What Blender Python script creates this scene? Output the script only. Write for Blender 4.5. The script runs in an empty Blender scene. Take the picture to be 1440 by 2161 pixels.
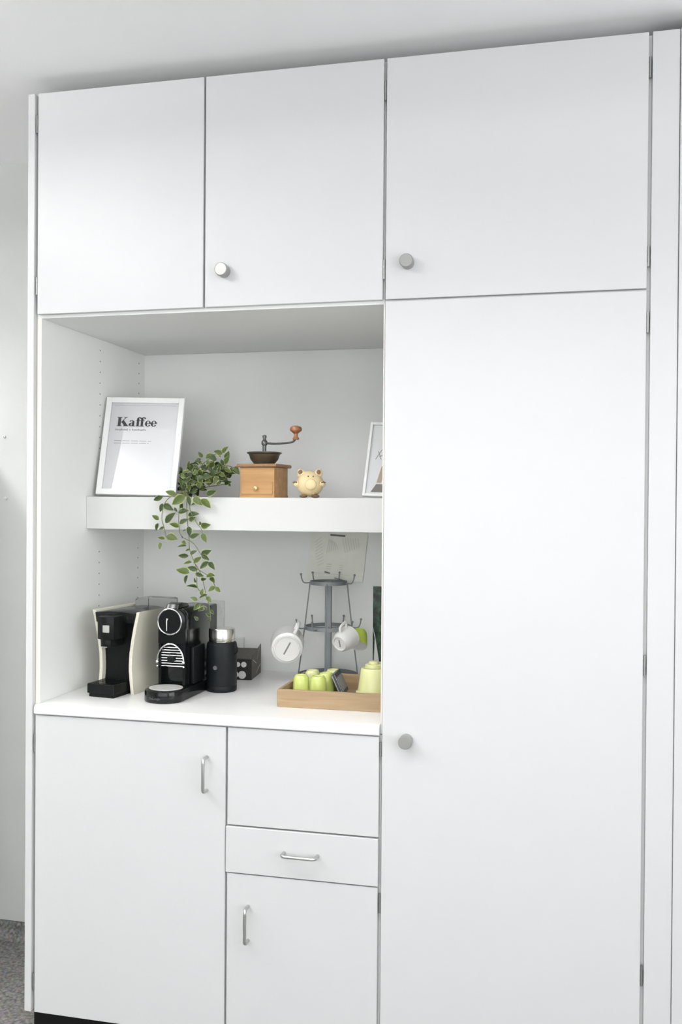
import bpy, bmesh, math, random
from mathutils import Vector, Matrix

random.seed(7)
R = math.radians
C = bpy.context.scene.collection
SC = bpy.context.scene

# ------------------------------------------------------------------ camera
CX, CY, CZ = 1.2822, -2.2382, 1.4859
YAW, PIT, ROL, FPX = -0.2299, -0.0084, 0.0072, 2010.2
fw = Vector((math.sin(YAW) * math.cos(PIT), math.cos(YAW) * math.cos(PIT), math.sin(PIT)))
rt0 = Vector((math.cos(YAW), -math.sin(YAW), 0))
up0 = rt0.cross(fw)
rt = rt0 * math.cos(ROL) + up0 * math.sin(ROL)
up = -rt0 * math.sin(ROL) + up0 * math.cos(ROL)
cam_d = bpy.data.cameras.new('camera')
cam = bpy.data.objects.new('camera', cam_d)
C.objects.link(cam)
cam.matrix_world = Matrix(((rt.x, up.x, -fw.x, CX), (rt.y, up.y, -fw.y, CY), (rt.z, up.z, -fw.z, CZ), (0, 0, 0, 1)))
cam_d.sensor_fit = 'VERTICAL'
cam_d.sensor_height = 36.0
cam_d.lens = 36.0 * FPX / 2161
cam_d.clip_start = 0.05
SC.camera = cam

# ------------------------------------------------------------------ world and exposure
w = bpy.data.worlds.new('world')
SC.world = w
w.use_nodes = True
w.node_tree.nodes['Background'].inputs[0].default_value = (0.8, 0.86, 1.0, 1)
w.node_tree.nodes['Background'].inputs[1].default_value = 0.6
SC.view_settings.view_transform = 'Standard'
SC.view_settings.look = 'None'
SC.view_settings.gamma = 1
SC.view_settings.use_curve_mapping = False
SC.view_settings.exposure = 0.40

ZCEIL = 2.582
ZFL = 0.065          # floor level
# suspended luminaires, light down through louvres and up to the ceiling: (x, y, size x, size y, watts down, watts up, spread in degrees, label)
LAMPS = [
    (-1.10, -0.60, 0.30, 1.20, 21, 1, 150, 'suspended louvred lamp above the tall locker'),
    (-0.60, -1.60, 0.30, 1.20, 1, 62, 150, 'suspended uplighter in the room, left of the photographer'),  # added uplight that lifts the ceiling brightness
    (0.90, -1.00, 1.20, 0.30, 7.5, 1, 140, 'suspended louvred lamp in front of the open niche'),
]
LAMP_DROP = 0.16
# two unseen fill lights added to brighten the room: (x, y, z, width, height, rotation z, watts)
FILL_LIGHTS = [(2.99, -2.3, 1.55, 2.6, 1.5, 90, 44), (0.6, -4.19, 1.55, 3.6, 1.6, 0, 37)]

def at(u, v, x=None, y=None, z=None):
    """point seen at pixel (u, v) on one known plane of the room"""
    d = fw + rt * ((u - 720) / FPX) + up * ((1080.5 - v) / FPX)
    c = Vector((CX, CY, CZ))
    if y is not None: t = (y - CY) / d.y
    elif x is not None: t = (x - CX) / d.x
    else: t = (z - CZ) / d.z
    return c + d * t

# ------------------------------------------------------------------ materials
M = {}
def mat(name, col, rough=0.5, metal=0.0, spec=0.5, coat=0.0, var=0.0, scale=20, bump=0.0):
    m = bpy.data.materials.new(name); m.use_nodes = True
    nt = m.node_tree; b = nt.nodes['Principled BSDF']
    b.inputs['Base Color'].default_value = (*col, 1)
    b.inputs['Roughness'].default_value = rough
    b.inputs['Metallic'].default_value = metal
    b.inputs['Specular IOR Level'].default_value = spec
    b.inputs['Coat Weight'].default_value = coat
    if var or bump:
        tc = nt.nodes.new('ShaderNodeTexCoord')
        n = nt.nodes.new('ShaderNodeTexNoise'); n.inputs['Scale'].default_value = scale
        n.inputs['Detail'].default_value = 5
        nt.links.new(tc.outputs['Object'], n.inputs['Vector'])
        if var:
            r = nt.nodes.new('ShaderNodeValToRGB')
            r.color_ramp.elements[0].position = 0.3; r.color_ramp.elements[1].position = 0.7
            r.color_ramp.elements[0].color = (*[c * (1 - var) for c in col], 1)
            r.color_ramp.elements[1].color = (*[min(1, c * (1 + var)) for c in col], 1)
            nt.links.new(n.outputs['Fac'], r.inputs['Fac'])
            nt.links.new(r.outputs['Color'], b.inputs['Base Color'])
        if bump:
            bp = nt.nodes.new('ShaderNodeBump'); bp.inputs['Strength'].default_value = bump
            bp.inputs['Distance'].default_value = 0.002
            nt.links.new(n.outputs['Fac'], bp.inputs['Height'])
            nt.links.new(bp.outputs['Normal'], b.inputs['Normal'])
    M[name] = m
    return m

mat('laminate', (0.61, 0.61, 0.614), 0.42, spec=0.35, var=0.006, scale=3)  # white fronts darkened in colour to balance their light against the niche
mat('carcass', (0.86, 0.865, 0.85), 0.5, spec=0.3, var=0.006, scale=4)  # niche, worktop and ceiling whites lifted in colour to offset their shade
mat('edge_band', (0.84, 0.80, 0.74), 0.5)
mat('worktop', (0.88, 0.88, 0.87), 0.30, var=0.008, scale=60)
mat('shelf', (0.67, 0.67, 0.66), 0.4, var=0.005, scale=4)
mat('wall', (0.59, 0.60, 0.585), 0.75, var=0.012, scale=9, bump=0.12)
mat('ceiling', (0.92, 0.92, 0.925), 0.85, var=0.008, scale=6, bump=0.08)
mat('plinth', (0.008, 0.008, 0.008), 0.5, spec=0.2)
mat('steel', (0.55, 0.55, 0.54), 0.33, metal=1.0)
mat('knob_grey', (0.34, 0.34, 0.33), 0.38, metal=0.55)
mat('hinge', (0.32, 0.32, 0.31), 0.4, metal=0.8)
mat('hole', (0.25, 0.25, 0.24), 0.8)
mat('black', (0.005, 0.0055, 0.006), 0.16, spec=0.38)
mat('black_matt', (0.006, 0.0065, 0.007), 0.4, spec=0.2)
mat('black_rubber', (0.008, 0.010, 0.012), 0.5, spec=0.25, var=0.1, scale=40)
mat('chrome', (0.80, 0.80, 0.80), 0.12, metal=1.0)
mat('lid_steel', (0.72, 0.70, 0.66), 0.18, metal=1.0)
mat('cream', (0.74, 0.71, 0.59), 0.35, coat=0.3, var=0.02, scale=8)
mat('screen_grey', (0.42, 0.42, 0.41), 0.4)
mat('grill', (0.70, 0.70, 0.68), 0.3, metal=0.3)
mat('badge', (0.10, 0.10, 0.105), 0.4)
mat('rack', (0.23, 0.25, 0.26), 0.5, metal=0.25)
mat('porcelain', (0.78, 0.775, 0.76), 0.22, coat=0.5)
mat('stamp', (0.24, 0.24, 0.25), 0.6)
mat('lime', (0.60, 0.68, 0.20), 0.3, coat=0.4, var=0.03, scale=12)
mat('lime_pale', (0.68, 0.70, 0.34), 0.32, coat=0.4, var=0.03, scale=12)
mat('lime_deep', (0.50, 0.62, 0.09), 0.3, coat=0.4)
mat('white_frame', (0.86, 0.86, 0.85), 0.4)
mat('paper_white', (0.93, 0.93, 0.94), 0.6)
mat('ink', (0.035, 0.037, 0.042), 0.6)
mat('ink_grey', (0.36, 0.36, 0.37), 0.6)
mat('ink_pale', (0.60, 0.60, 0.61), 0.6)
mat('paper_note', (0.84, 0.84, 0.77), 0.7, var=0.03, scale=14)
mat('note_line', (0.62, 0.62, 0.57), 0.7)
mat('note_text', (0.18, 0.18, 0.17), 0.7)
mat('hopper', (0.12, 0.10, 0.068), 0.42, metal=0.6, var=0.2, scale=40)
mat('iron', (0.16, 0.155, 0.15), 0.38, metal=0.85)
mat('brass', (0.62, 0.46, 0.22), 0.3, metal=0.9)
mat('clay', (0.84, 0.68, 0.39), 0.5, var=0.04, scale=30)
mat('clay_brown', (0.20, 0.12, 0.07), 0.6)
mat('leaf_dark', (0.030, 0.056, 0.010), 0.5, var=0.35, scale=60)
mat('leaf_mid', (0.075, 0.112, 0.018), 0.5, var=0.3, scale=60)
mat('leaf_pale', (0.34, 0.37, 0.15), 0.55)
mat('stem', (0.17, 0.19, 0.09), 0.6)
mat('box_black', (0.018, 0.017, 0.016), 0.5)
mat('box_brown', (0.070, 0.063, 0.052), 0.55, var=0.12, scale=50)
mat('white_print', (0.72, 0.72, 0.70), 0.6)
mat('sleeve', (0.055, 0.062, 0.072), 0.4)
mat('sleeve_grey', (0.36, 0.37, 0.37), 0.4)
mat('plastic_white', (0.72, 0.73, 0.71), 0.4)
mat('tan_print', (0.50, 0.42, 0.32), 0.6)
mat('taupe_print', (0.20, 0.18, 0.15), 0.6)
mat('lamp_body', (0.75, 0.75, 0.75), 0.5)

def wood(name, dark, light, scale, axis=0, rough=0.5):
    m = mat(name, light, rough); nt = m.node_tree; b = nt.nodes['Principled BSDF']
    tc = nt.nodes.new('ShaderNodeTexCoord'); mp = nt.nodes.new('ShaderNodeMapping')
    s = [scale] * 3; s[axis] = scale * 0.09
    mp.inputs['Scale'].default_value = s
    n = nt.nodes.new('ShaderNodeTexNoise'); n.inputs['Scale'].default_value = 1.0
    n.inputs['Detail'].default_value = 6; n.inputs['Distortion'].default_value = 0.6
    r = nt.nodes.new('ShaderNodeValToRGB')
    r.color_ramp.elements[0].position = 0.32; r.color_ramp.elements[1].position = 0.68
    r.color_ramp.elements[0].color = (*dark, 1); r.color_ramp.elements[1].color = (*light, 1)
    nt.links.new(tc.outputs['Object'], mp.inputs['Vector']); nt.links.new(mp.outputs['Vector'], n.inputs['Vector'])
    nt.links.new(n.outputs['Fac'], r.inputs['Fac']); nt.links.new(r.outputs['Color'], b.inputs['Base Color'])
    return m
wood('oak', (0.29, 0.195, 0.105), (0.41, 0.295, 0.170), 60, 0)
wood('oak_y', (0.29, 0.195, 0.105), (0.41, 0.295, 0.170), 60, 1)
wood('pine', (0.40, 0.215, 0.080), (0.55, 0.325, 0.135), 45, 0)
wood('pine_dark', (0.24, 0.125, 0.055), (0.34, 0.185, 0.085), 45, 1)
wood('cherry', (0.24, 0.085, 0.035), (0.36, 0.15, 0.065), 60, 2, 0.35)

def floor_mat():
    m = mat('lino', (0.2, 0.19, 0.18), 0.5); nt = m.node_tree; b = nt.nodes['Principled BSDF']
    tc = nt.nodes.new('ShaderNodeTexCoord')
    n1 = nt.nodes.new('ShaderNodeTexNoise'); n1.inputs['Scale'].default_value = 105; n1.inputs['Detail'].default_value = 4
    v = nt.nodes.new('ShaderNodeTexVoronoi'); v.inputs['Scale'].default_value = 95
    r = nt.nodes.new('ShaderNodeValToRGB')
    r.color_ramp.elements[0].position = 0.33; r.color_ramp.elements[0].color = (0.085, 0.080, 0.072, 1)
    r.color_ramp.elements[1].position = 0.70; r.color_ramp.elements[1].color = (0.29, 0.27, 0.245, 1)
    mx = nt.nodes.new('ShaderNodeMix'); mx.data_type = 'RGBA'; mx.blend_type = 'OVERLAY'
    mx.inputs[0].default_value = 0.22
    for t in (n1, v): nt.links.new(tc.outputs['Object'], t.inputs['Vector'])
    nt.links.new(n1.outputs['Fac'], r.inputs['Fac'])
    nt.links.new(r.outputs['Color'], mx.inputs[6]); nt.links.new(v.outputs['Color'], mx.inputs[7])
    hs = nt.nodes.new('ShaderNodeHueSaturation'); hs.inputs['Saturation'].default_value = 0.5
    nt.links.new(mx.outputs[2], hs.inputs['Color']); nt.links.new(hs.outputs['Color'], b.inputs['Base Color'])
floor_mat()

def glass_mat(name, tint, rough=0.02, ior=1.5):
    m = bpy.data.materials.new(name); m.use_nodes = True; nt = m.node_tree
    nt.nodes.remove(nt.nodes['Principled BSDF'])
    t = nt.nodes.new('ShaderNodeBsdfTransparent'); t.inputs[0].default_value = (*tint, 1)
    g = nt.nodes.new('ShaderNodeBsdfGlossy'); g.inputs['Roughness'].default_value = rough
    f = nt.nodes.new('ShaderNodeFresnel'); f.inputs[0].default_value = ior
    mx = nt.nodes.new('ShaderNodeMixShader')
    nt.links.new(f.outputs[0], mx.inputs[0]); nt.links.new(t.outputs[0], mx.inputs[1]); nt.links.new(g.outputs[0], mx.inputs[2])
    nt.links.new(mx.outputs[0], nt.nodes['Material Output'].inputs['Surface'])
    M[name] = m
glass_mat('pane_glass', (0.99, 0.99, 0.99))
glass_mat('smoked_plastic', (0.30, 0.32, 0.31), 0.1)
glass_mat('tank_plastic', (0.86, 0.87, 0.86), 0.1)

def poster_mat():
    m = mat('poster_green', (0.02, 0.05, 0.03), 0.35); nt = m.node_tree; b = nt.nodes['Principled BSDF']
    tc = nt.nodes.new('ShaderNodeTexCoord')
    n = nt.nodes.new('ShaderNodeTexNoise'); n.inputs['Scale'].default_value = 38; n.inputs['Detail'].default_value = 2
    r = nt.nodes.new('ShaderNodeValToRGB')
    e = r.color_ramp.elements
    e[0].position = 0.40; e[0].color = (0.008, 0.012, 0.010, 1)
    e[1].position = 0.72; e[1].color = (0.10, 0.16, 0.085, 1)
    k = e.new(0.54); k.color = (0.022, 0.060, 0.036, 1)
    nt.links.new(tc.outputs['Object'], n.inputs['Vector']); nt.links.new(n.outputs['Fac'], r.inputs['Fac'])
    nt.links.new(r.outputs['Color'], b.inputs['Base Color'])
poster_mat()

# ------------------------------------------------------------------ shape helpers
def nb(): return bmesh.new()

def box(bm, x0, x1, y0, y1, z0, z1, bev=0.0, seg=1):
    vs = [bm.verts.new((x, y, z)) for z in (z0, z1) for y in (y0, y1) for x in (x0, x1)]
    fs = [(0, 2, 3, 1), (4, 5, 7, 6), (0, 1, 5, 4), (2, 6, 7, 3), (0, 4, 6, 2), (1, 3, 7, 5)]
    faces = [bm.faces.new([vs[i] for i in f]) for f in fs]
    if bev > 0:
        es = list({e for f in faces for e in f.edges})
        bmesh.ops.bevel(bm, geom=es, offset=bev, segments=seg, affect='EDGES', profile=0.5)
    return bm

def prism(bm, pts, a0, a1, axis='z', bev=0.0, seg=2):
    """extrude a 2D outline along an axis; outline is (x,y) for z, (x,z) for y, (y,z) for x"""
    def P(p, a):
        if axis == 'z': return (p[0], p[1], a)
        if axis == 'y': return (p[0], a, p[1])
        return (a, p[0], p[1])
    lo = [bm.verts.new(P(p, a0)) for p in pts]; hi = [bm.verts.new(P(p, a1)) for p in pts]
    n = len(pts); fl = [bm.faces.new(lo[::-1]), bm.faces.new(hi)]
    for i in range(n): fl.append(bm.faces.new((lo[i], lo[(i + 1) % n], hi[(i + 1) % n], hi[i])))
    bmesh.ops.recalc_face_normals(bm, faces=fl)
    if bev > 0:
        es = list({e for f in fl[:2] for e in f.edges})
        bmesh.ops.bevel(bm, geom=es, offset=bev, segments=seg, affect='EDGES', profile=0.5)
    return bm

def lathe(bm, prof, c=(0, 0, 0), n=32, mtx=None, axis='z'):
    """revolve (r, h) profile; r = 0 ends close"""
    rings = []
    for r, h in prof:
        if r < 1e-6: rings.append([bm.verts.new((0, 0, h))])
        else: rings.append([bm.verts.new((r * math.cos(2 * math.pi * i / n), r * math.sin(2 * math.pi * i / n), h)) for i in range(n)])
    fl = []
    for a, b in zip(rings[:-1], rings[1:]):
        for i in range(n):
            j = (i + 1) % n
            if len(a) == 1 and len(b) == 1: continue
            if len(a) == 1: fl.append(bm.faces.new((a[0], b[i], b[j])))
            elif len(b) == 1: fl.append(bm.faces.new((a[i], a[j], b[0])))
            else: fl.append(bm.faces.new((a[i], a[j], b[j], b[i])))
    if len(rings[0]) > 1: fl.append(bm.faces.new(rings[0][::-1]))
    if len(rings[-1]) > 1: fl.append(bm.faces.new(rings[-1]))
    bmesh.ops.recalc_face_normals(bm, faces=fl)
    vs = [v for r in rings for v in r]
    T = Matrix.Translation(c) @ (mtx or Matrix.Identity(4))
    if axis == 'y': T = Matrix.Translation(c) @ Matrix.Rotation(R(90), 4, 'X')   # height runs towards -y
    if axis == 'x': T = Matrix.Translation(c) @ Matrix.Rotation(R(90), 4, 'Y')
    for v in vs: v.co = T @ v.co
    return bm

def tube(bm, pts, rad, n=8, closed=False):
    pts = [Vector(p) for p in pts]; m = len(pts)
    rads = rad if isinstance(rad, (list, tuple)) else [rad] * m
    rings = []; ref = None
    for i, p in enumerate(pts):
        a = pts[(i - 1) % m] if (closed or i > 0) else p
        b = pts[(i + 1) % m] if (closed or i < m - 1) else p
        t = (b - a).normalized()
        if ref is None:
            ref = t.orthogonal().normalized()
        ref = (ref - t * ref.dot(t))
        ref = ref.normalized() if ref.length > 1e-6 else t.orthogonal().normalized()
        bi = t.cross(ref)
        rings.append([bm.verts.new(p + (ref * math.cos(2 * math.pi * k / n) + bi * math.sin(2 * math.pi * k / n)) * rads[i]) for k in range(n)])
    fl = []
    for i in range(m if closed else m - 1):
        a, b = rings[i], rings[(i + 1) % m]
        for k in range(n): fl.append(bm.faces.new((a[k], a[(k + 1) % n], b[(k + 1) % n], b[k])))
    if not closed:
        fl.append(bm.faces.new(rings[0][::-1])); fl.append(bm.faces.new(rings[-1]))
    bmesh.ops.recalc_face_normals(bm, faces=fl)
    return bm

def ball(bm, c, r, sx=1, sy=1, sz=1, u=20, v=14):
    T = Matrix.Translation(c) @ Matrix.Diagonal((r * sx, r * sy, r * sz, 1))
    bmesh.ops.create_uvsphere(bm, u_segments=u, v_segments=v, radius=1, matrix=T)
    return bm

def spline(pts, k=8):
    pts = [Vector(p) for p in pts]; out = []
    for i in range(len(pts) - 1):
        p0 = pts[max(i - 1, 0)]; p1 = pts[i]; p2 = pts[i + 1]; p3 = pts[min(i + 2, len(pts) - 1)]
        for j in range(k):
            t = j / k
            out.append(0.5 * ((2 * p1) + (p2 - p0) * t + (2 * p0 - 5 * p1 + 4 * p2 - p3) * t * t + (3 * p1 - p0 - 3 * p2 + p3) * t ** 3))
    out.append(pts[-1]); return out

def obj(name, bm, material, parent=None, smooth=False, off=None):
    """link the bmesh as one mesh object; off = world origin of its thing, subtracted from world coordinates"""
    if off is not None: bmesh.ops.translate(bm, vec=-Vector(off), verts=bm.verts)
    me = bpy.data.meshes.new(name); bm.to_mesh(me); bm.free()
    mats = material if isinstance(material, (list, tuple)) else [material]
    for k in mats: me.materials.append(M[k])
    o = bpy.data.objects.new(name, me); C.objects.link(o)
    if smooth:
        for p in me.polygons: p.use_smooth = True
        try: me.set_sharp_from_angle(angle=R(38))
        except Exception: pass
    if parent: o.parent = parent
    return o

def tag(o, label, cat, group=None):
    o['label'] = label; o['category'] = cat
    if group: o['group'] = group
    return o

def struct(name, bm, m):
    o = obj(name, bm, m); o['kind'] = 'structure'; return o

def thing(name, label, cat, loc=(0, 0, 0), rz=0.0, group=None):
    o = bpy.data.objects.new(name, None); C.objects.link(o)
    o.location = loc; o.rotation_euler = (0, 0, rz); o.empty_display_size = 0.05
    return tag(o, label, cat, group)

# ------------------------------------------------------------------ the room
XL, XR, YF, YW = -2.9, 3.0, -4.2, 0.668
YP = 0.5375   # face of the wall left of the cupboards; the cupboards stand in a recess
struct('floor', box(nb(), XL, XR, YF, YW, ZFL - 0.05, ZFL), 'lino')
struct('ceiling', box(nb(), XL, XR, YF, YW, ZCEIL, ZCEIL + 0.05), 'ceiling')
struct('wall_back', box(nb(), XL, XR, YW, YW + 0.1, ZFL - 0.05, ZCEIL + 0.05), 'wall')
struct('wall_pier', box(nb(), XL, -0.0868, YP, YW - 0.0005, ZFL, ZCEIL), 'wall')
struct('wall_left', box(nb(), XL - 0.1, XL, YF, YW, ZFL - 0.05, ZCEIL + 0.05), 'wall')
struct('wall_front', box(nb(), XL, XR, YF - 0.1, YF, ZFL - 0.05, ZCEIL + 0.05), 'wall')
struct('wall_right', box(nb(), XR, XR + 0.1, YF, YW, ZFL - 0.05, ZCEIL + 0.05), 'wall')
struct('wall_return', box(nb(), 1.556, XR, 0.002, YW, ZFL, ZCEIL), 'ceiling')
cv = [(YP, ZFL + 0.053), (YP - 0.006, ZFL + 0.053), (YP - 0.007, ZFL + 0.03), (YP - 0.012, ZFL + 0.014), (YP - 0.024, ZFL + 0.004), (YP - 0.034, ZFL + 0.0005), (YP, ZFL + 0.0005)]
struct('baseboard_back', prism(nb(), cv, XL, -0.0868, 'x'), 'lino')

# added fill lights on the solid walls, framed like windows
for k, (x, y, z, ww, wh, rz, pw) in enumerate(FILL_LIGHTS):
    f = bpy.data.objects.new('window_%d' % (k + 1), None); C.objects.link(f); f.location = (x, y, z); f.rotation_euler = (0, 0, R(rz)); f['kind'] = 'structure'
    for (x0, x1, z0, z1) in ((-ww / 2 - .05, -ww / 2, -wh / 2 - .05, wh / 2 + .05), (ww / 2, ww / 2 + .05, -wh / 2 - .05, wh / 2 + .05),
                             (-ww / 2, ww / 2, -wh / 2 - .05, -wh / 2), (-ww / 2, ww / 2, wh / 2, wh / 2 + .05), (-.03, .03, -wh / 2, wh / 2)):
        obj('window_frame', box(nb(), x0, x1, -0.008, 0.03, z0, z1), 'lamp_body', f)
    ld = bpy.data.lights.new('window_daylight', 'AREA'); ld.shape = 'RECTANGLE'; ld.size = ww; ld.size_y = wh; ld.energy = pw; ld.color = (0.95, 0.98, 1.0)
    lo = bpy.data.objects.new('window_daylight', ld); C.objects.link(lo); lo.parent = f; lo.location = (0, 0.005, 0); lo.rotation_euler = (R(90), 0, 0)
# suspended lamps
for (x, y, sx, sy, pw, pu, sp, lab) in LAMPS:
    t = thing('ceiling_lamp', lab, 'lamp', (x, y, ZCEIL - LAMP_DROP))
    b = nb(); h = 0.05
    for (a0, a1, b0, b1) in ((-sx / 2 - .02, -sx / 2, -sy / 2 - .02, sy / 2 + .02), (sx / 2, sx / 2 + .02, -sy / 2 - .02, sy / 2 + .02),
                             (-sx / 2, sx / 2, -sy / 2 - .02, -sy / 2), (-sx / 2, sx / 2, sy / 2, sy / 2 + .02), (-sx / 2, sx / 2, -sy / 2, sy / 2)):
        box(b, a0, a1, b0, b1, -h if (a1 - a0 < .05 or b1 - b0 < .05) else -0.02, 0.0 if (a1 - a0 < .05 or b1 - b0 < .05) else -0.015)
    obj('housing', b, 'lamp_body', t)
    for yy in (-sy / 3, sy / 3):
        b = nb(); tube(b, [(0, yy, -0.015), (0, yy, LAMP_DROP)], 0.003, 6); obj('suspension_rod', b, 'steel', t)
    for nm, e_, zz, rx in (('lamp_downlight', pw, -0.045, 0), ('lamp_uplight', pu, 0.002, 180)):
        ld = bpy.data.lights.new(nm, 'AREA'); ld.shape = 'RECTANGLE'
        ld.size = sx; ld.size_y = sy; ld.energy = e_; ld.spread = R(sp if rx == 0 else 180); ld.color = (1.0, 0.985, 0.97)
        lo = bpy.data.objects.new(nm, ld); C.objects.link(lo); lo.parent = t; lo.location = (0, 0, zz); lo.rotation_euler = (R(rx), 0, 0)

# ------------------------------------------------------------------ cupboards
ZB, ZT, ZU = 0.149, 2.547, 1.974
ZC, ZF, ZG = 0.930, 0.6855, 0.568
YB = 0.645
XA, XB, XB2, XCc, XD, XE = -0.0584, 0.4001, 0.4052, 0.856, 0.8631, 1.4588
XM, XN, XI, XIR = 0.4676, 0.4732, -0.0535, 0.857
ZN, ZK, ZS, ZS0, YS = 1.966, 0.957, 1.502, 1.410, 0.2577
DT = 0.014   # door thickness

def carcass(x0, x1, z0, z1, parent, off, parts=(), zparts=(), t=0.016, name='carcass'):
    b = nb()
    box(b, x0, x0 + t, 0.0150, YB, z0, z1); box(b, x1 - t, x1, 0.0150, YB, z0, z1)
    box(b, x0 + t, x1 - t, 0.0150, YB, z0, z0 + t); box(b, x0 + t, x1 - t, 0.0150, YB, z1 - t, z1)
    box(b, x0 + t, x1 - t, YB - 0.008, YB, z0 + t, z1 - t)
    for p in parts: box(b, p - 0.012, p + 0.012, 0.0150, YB - 0.008, z0 + t, z1 - t)
    for p in zparts: box(b, x0 + t, x1 - t, 0.0150, YB - 0.008, p - 0.010, p + 0.010)
    return obj(name, b, 'carcass', parent, off=off)

def door(x0, x1, z0, z1, parent, off, y=0.0, name='door'):
    return obj(name, box(nb(), x0, x1, y, DT, z0, z1, 0.0012, 1), 'laminate', parent, off=off)

def hinge(x, z, parent, off, h=0.046):
    b = nb()
    lathe(b, [(0.0, -h / 2), (0.0029, -h / 2), (0.0029, h / 2), (0.0, h / 2)], (x, 0.0035, z), 12)
    for k in (-0.25, 0.25): lathe(b, [(0.0, -0.0012), (0.0033, -0.0012), (0.0033, 0.0012), (0.0, 0.0012)], (x, 0.0035, z + k * h), 12)
    return obj('hinge', b, 'hinge', parent, True, off=off)

def knob(u, v, parent, off):
    p = at(u, v, y=0.0); b = nb()
    lathe(b, [(0.0, 0), (0.0155, 0), (0.0160, 0.004), (0.0165, 0.024), (0.0160, 0.0265), (0.0145, 0.028), (0.0, 0.0282)], (p.x, 0.0, p.z), 40, axis='y')
    return obj('knob', b, 'knob_grey', parent, True, off=off)

def handle(p0, p1, parent, off, out=0.028, r=0.0042):
    """bow handle between two fixing points on a front"""
    p0, p1 = Vector(p0), Vector(p1); d = (p1 - p0).normalized(); o = Vector((0, -out, 0)); c = 0.010
    pts = [p0, p0 + o * (1 - c / out)]
    for k in range(1, 6):
        a = k / 6 * math.pi / 2
        pts.append(p0 + o * (1 - c / out) + o.normalized() * c * math.sin(a) + d * c * (1 - math.cos(a)))
    pts.append(p0 + o + d * c)
    q = []
    for k in range(0, 6):
        a = k / 6 * math.pi / 2
        q.append(p1 + o - d * c + d * c * math.sin(a) + (-o.normalized()) * c * (1 - math.cos(a)))
    pts += q + [p1 + o * (1 - c / out), p1]
    b = nb(); tube(b, pts, r, 12)
    return obj('handle', b, 'steel', parent, True, off=off)

# upper double cupboard over the niche
O = (0.395, 0.3, ZN)
t = thing('wall_cupboard', 'white double-door wall cupboard above the open niche with one round knob', 'cupboard', O)
carcass(-0.0665, 0.8595, ZN, ZT - 0.002, t, O, parts=(0.4026,))
d = door(XA, XB, ZU, ZT, t, O)
hinge(-0.0625, at(75, 262, y=0).z, d, O); hinge(-0.0620, at(77, 603, y=0).z, d, O)
d = door(XB2, XCc, ZU, ZT, t, O)
knob(474, 573, d, O); hinge(0.8595, at(812, 190, y=0).z, d, O); hinge(0.8592, at(810, 568, y=0).z, d, O)
# upper cupboard over the tall one
O = (1.16, 0.3, ZU - 0.003)
t = thing('wall_cupboard', 'white single-door wall cupboard above the tall cupboard', 'cupboard', O)
carcass(0.8605, 1.4665, ZU - 0.003, ZT - 0.002, t, O)
d = door(XD, XE, ZU + 0.0004, ZT, t, O)
knob(861, 555, d, O); hinge(1.4622, at(1378, 140, y=0).z, d, O); hinge(1.4622, at(1370, 540, y=0).z, d, O)
# tall cupboard
O = (1.16, 0.3, ZB)
t = thing('tall_cupboard', 'tall white cupboard with one long door beside the niche', 'cupboard', O)
carcass(0.8605, 1.4665, ZB, ZU - 0.0035, t, O)
d = door(XD, XE, ZB, ZU - 0.0042, t, O)
knob(858.5, 1562, d, O)
for uu, vv in ((1366, 680), (1355, 1405), (1350, 2060)): hinge(1.4622, at(uu, vv, y=0).z, d, O)
# base cupboard left
O = (0.2, 0.3, ZB)
t = thing('base_cupboard', 'white base cupboard with one wide door under the coffee machines', 'cupboard', O)
carcass(-0.0665, 0.4700, ZB, ZC + 0.0005, t, O)
d = door(XA, XM, ZB, ZC - 0.001, t, O)
p0, p1 = at(428.5, 1603, y=-0.028), at(428, 1674, y=-0.028)
handle((p0.x, 0, p0.z), (p0.x, 0, p1.z), d, O)
hinge(-0.0625, at(72, 1568, y=0).z, d, O); hinge(-0.0625, at(70, 2073, y=0).z, d, O)
# base unit right with pull-out, drawer and door
O = (0.66, 0.3, ZB)
t = thing('base_cupboard', 'white base unit with drawer and small door under the wooden tray', 'cupboard', O)
carcass(0.4704, 0.8598, ZB, ZC + 0.0005, t, O, zparts=(ZF, ZG))
door(XN, XCc, ZF + 0.0015, ZC - 0.001, t, O, name='front_panel')
d = door(XN - 0.003, XCc, ZG + 0.0010, ZF - 0.0022, t, O, y=-0.003, name='drawer')
p0, p1 = at(593, 1808, y=-0.031), at(665, 1813, y=-0.031)
handle((p0.x, -0.003, p0.z), (p1.x, -0.003, p0.z), d, O)
d = door(XN, XCc - 0.001, ZB, ZG - 0.0022, t, O)
p0, p1 = at(516.5, 1922, y=-0.028), at(516, 1995, y=-0.028)
handle((p0.x, 0, p0.z), (p0.x, 0, p1.z), d, O)
hinge(0.8595, at(802, 1908, y=0).z, d, O); hinge(0.8595, at(802, 1582, y=0).z, d, O, 0.034)
# end panels, filler and plinth
tag(obj('end_panel', box(nb(), -0.0865, -0.0672, -0.001, YP + 0.1, ZB, ZT, 0.001), 'laminate'),
    'narrow white end panel on the left side of the cupboards', 'panel')
tag(obj('filler_panel', box(nb(), 1.4668, 1.5255, 0.0, 0.02, ZB, ZT, 0.001), 'laminate'),
    'white filler strip right of the tall cupboard door', 'panel')
tag(obj('end_panel', box(nb(), 1.5265, 1.5550, -0.004, YW - 0.001, ZB, ZT, 0.001), 'laminate'),
    'narrow white end panel at the right edge of the cupboards', 'panel')
b = nb(); box(b, -0.0850, 1.5550, 0.045, 0.065, ZFL, ZB - 0.001); box(b, -0.0850, -0.067, 0.065, YW - 0.002, ZFL, ZB - 0.001)
box(b, 1.537, 1.555, 0.065, YW - 0.002, ZFL, ZB - 0.001)
tag(obj('plinth', b, 'plinth'), 'black recessed plinth under the white base cupboards', 'plinth')

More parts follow.
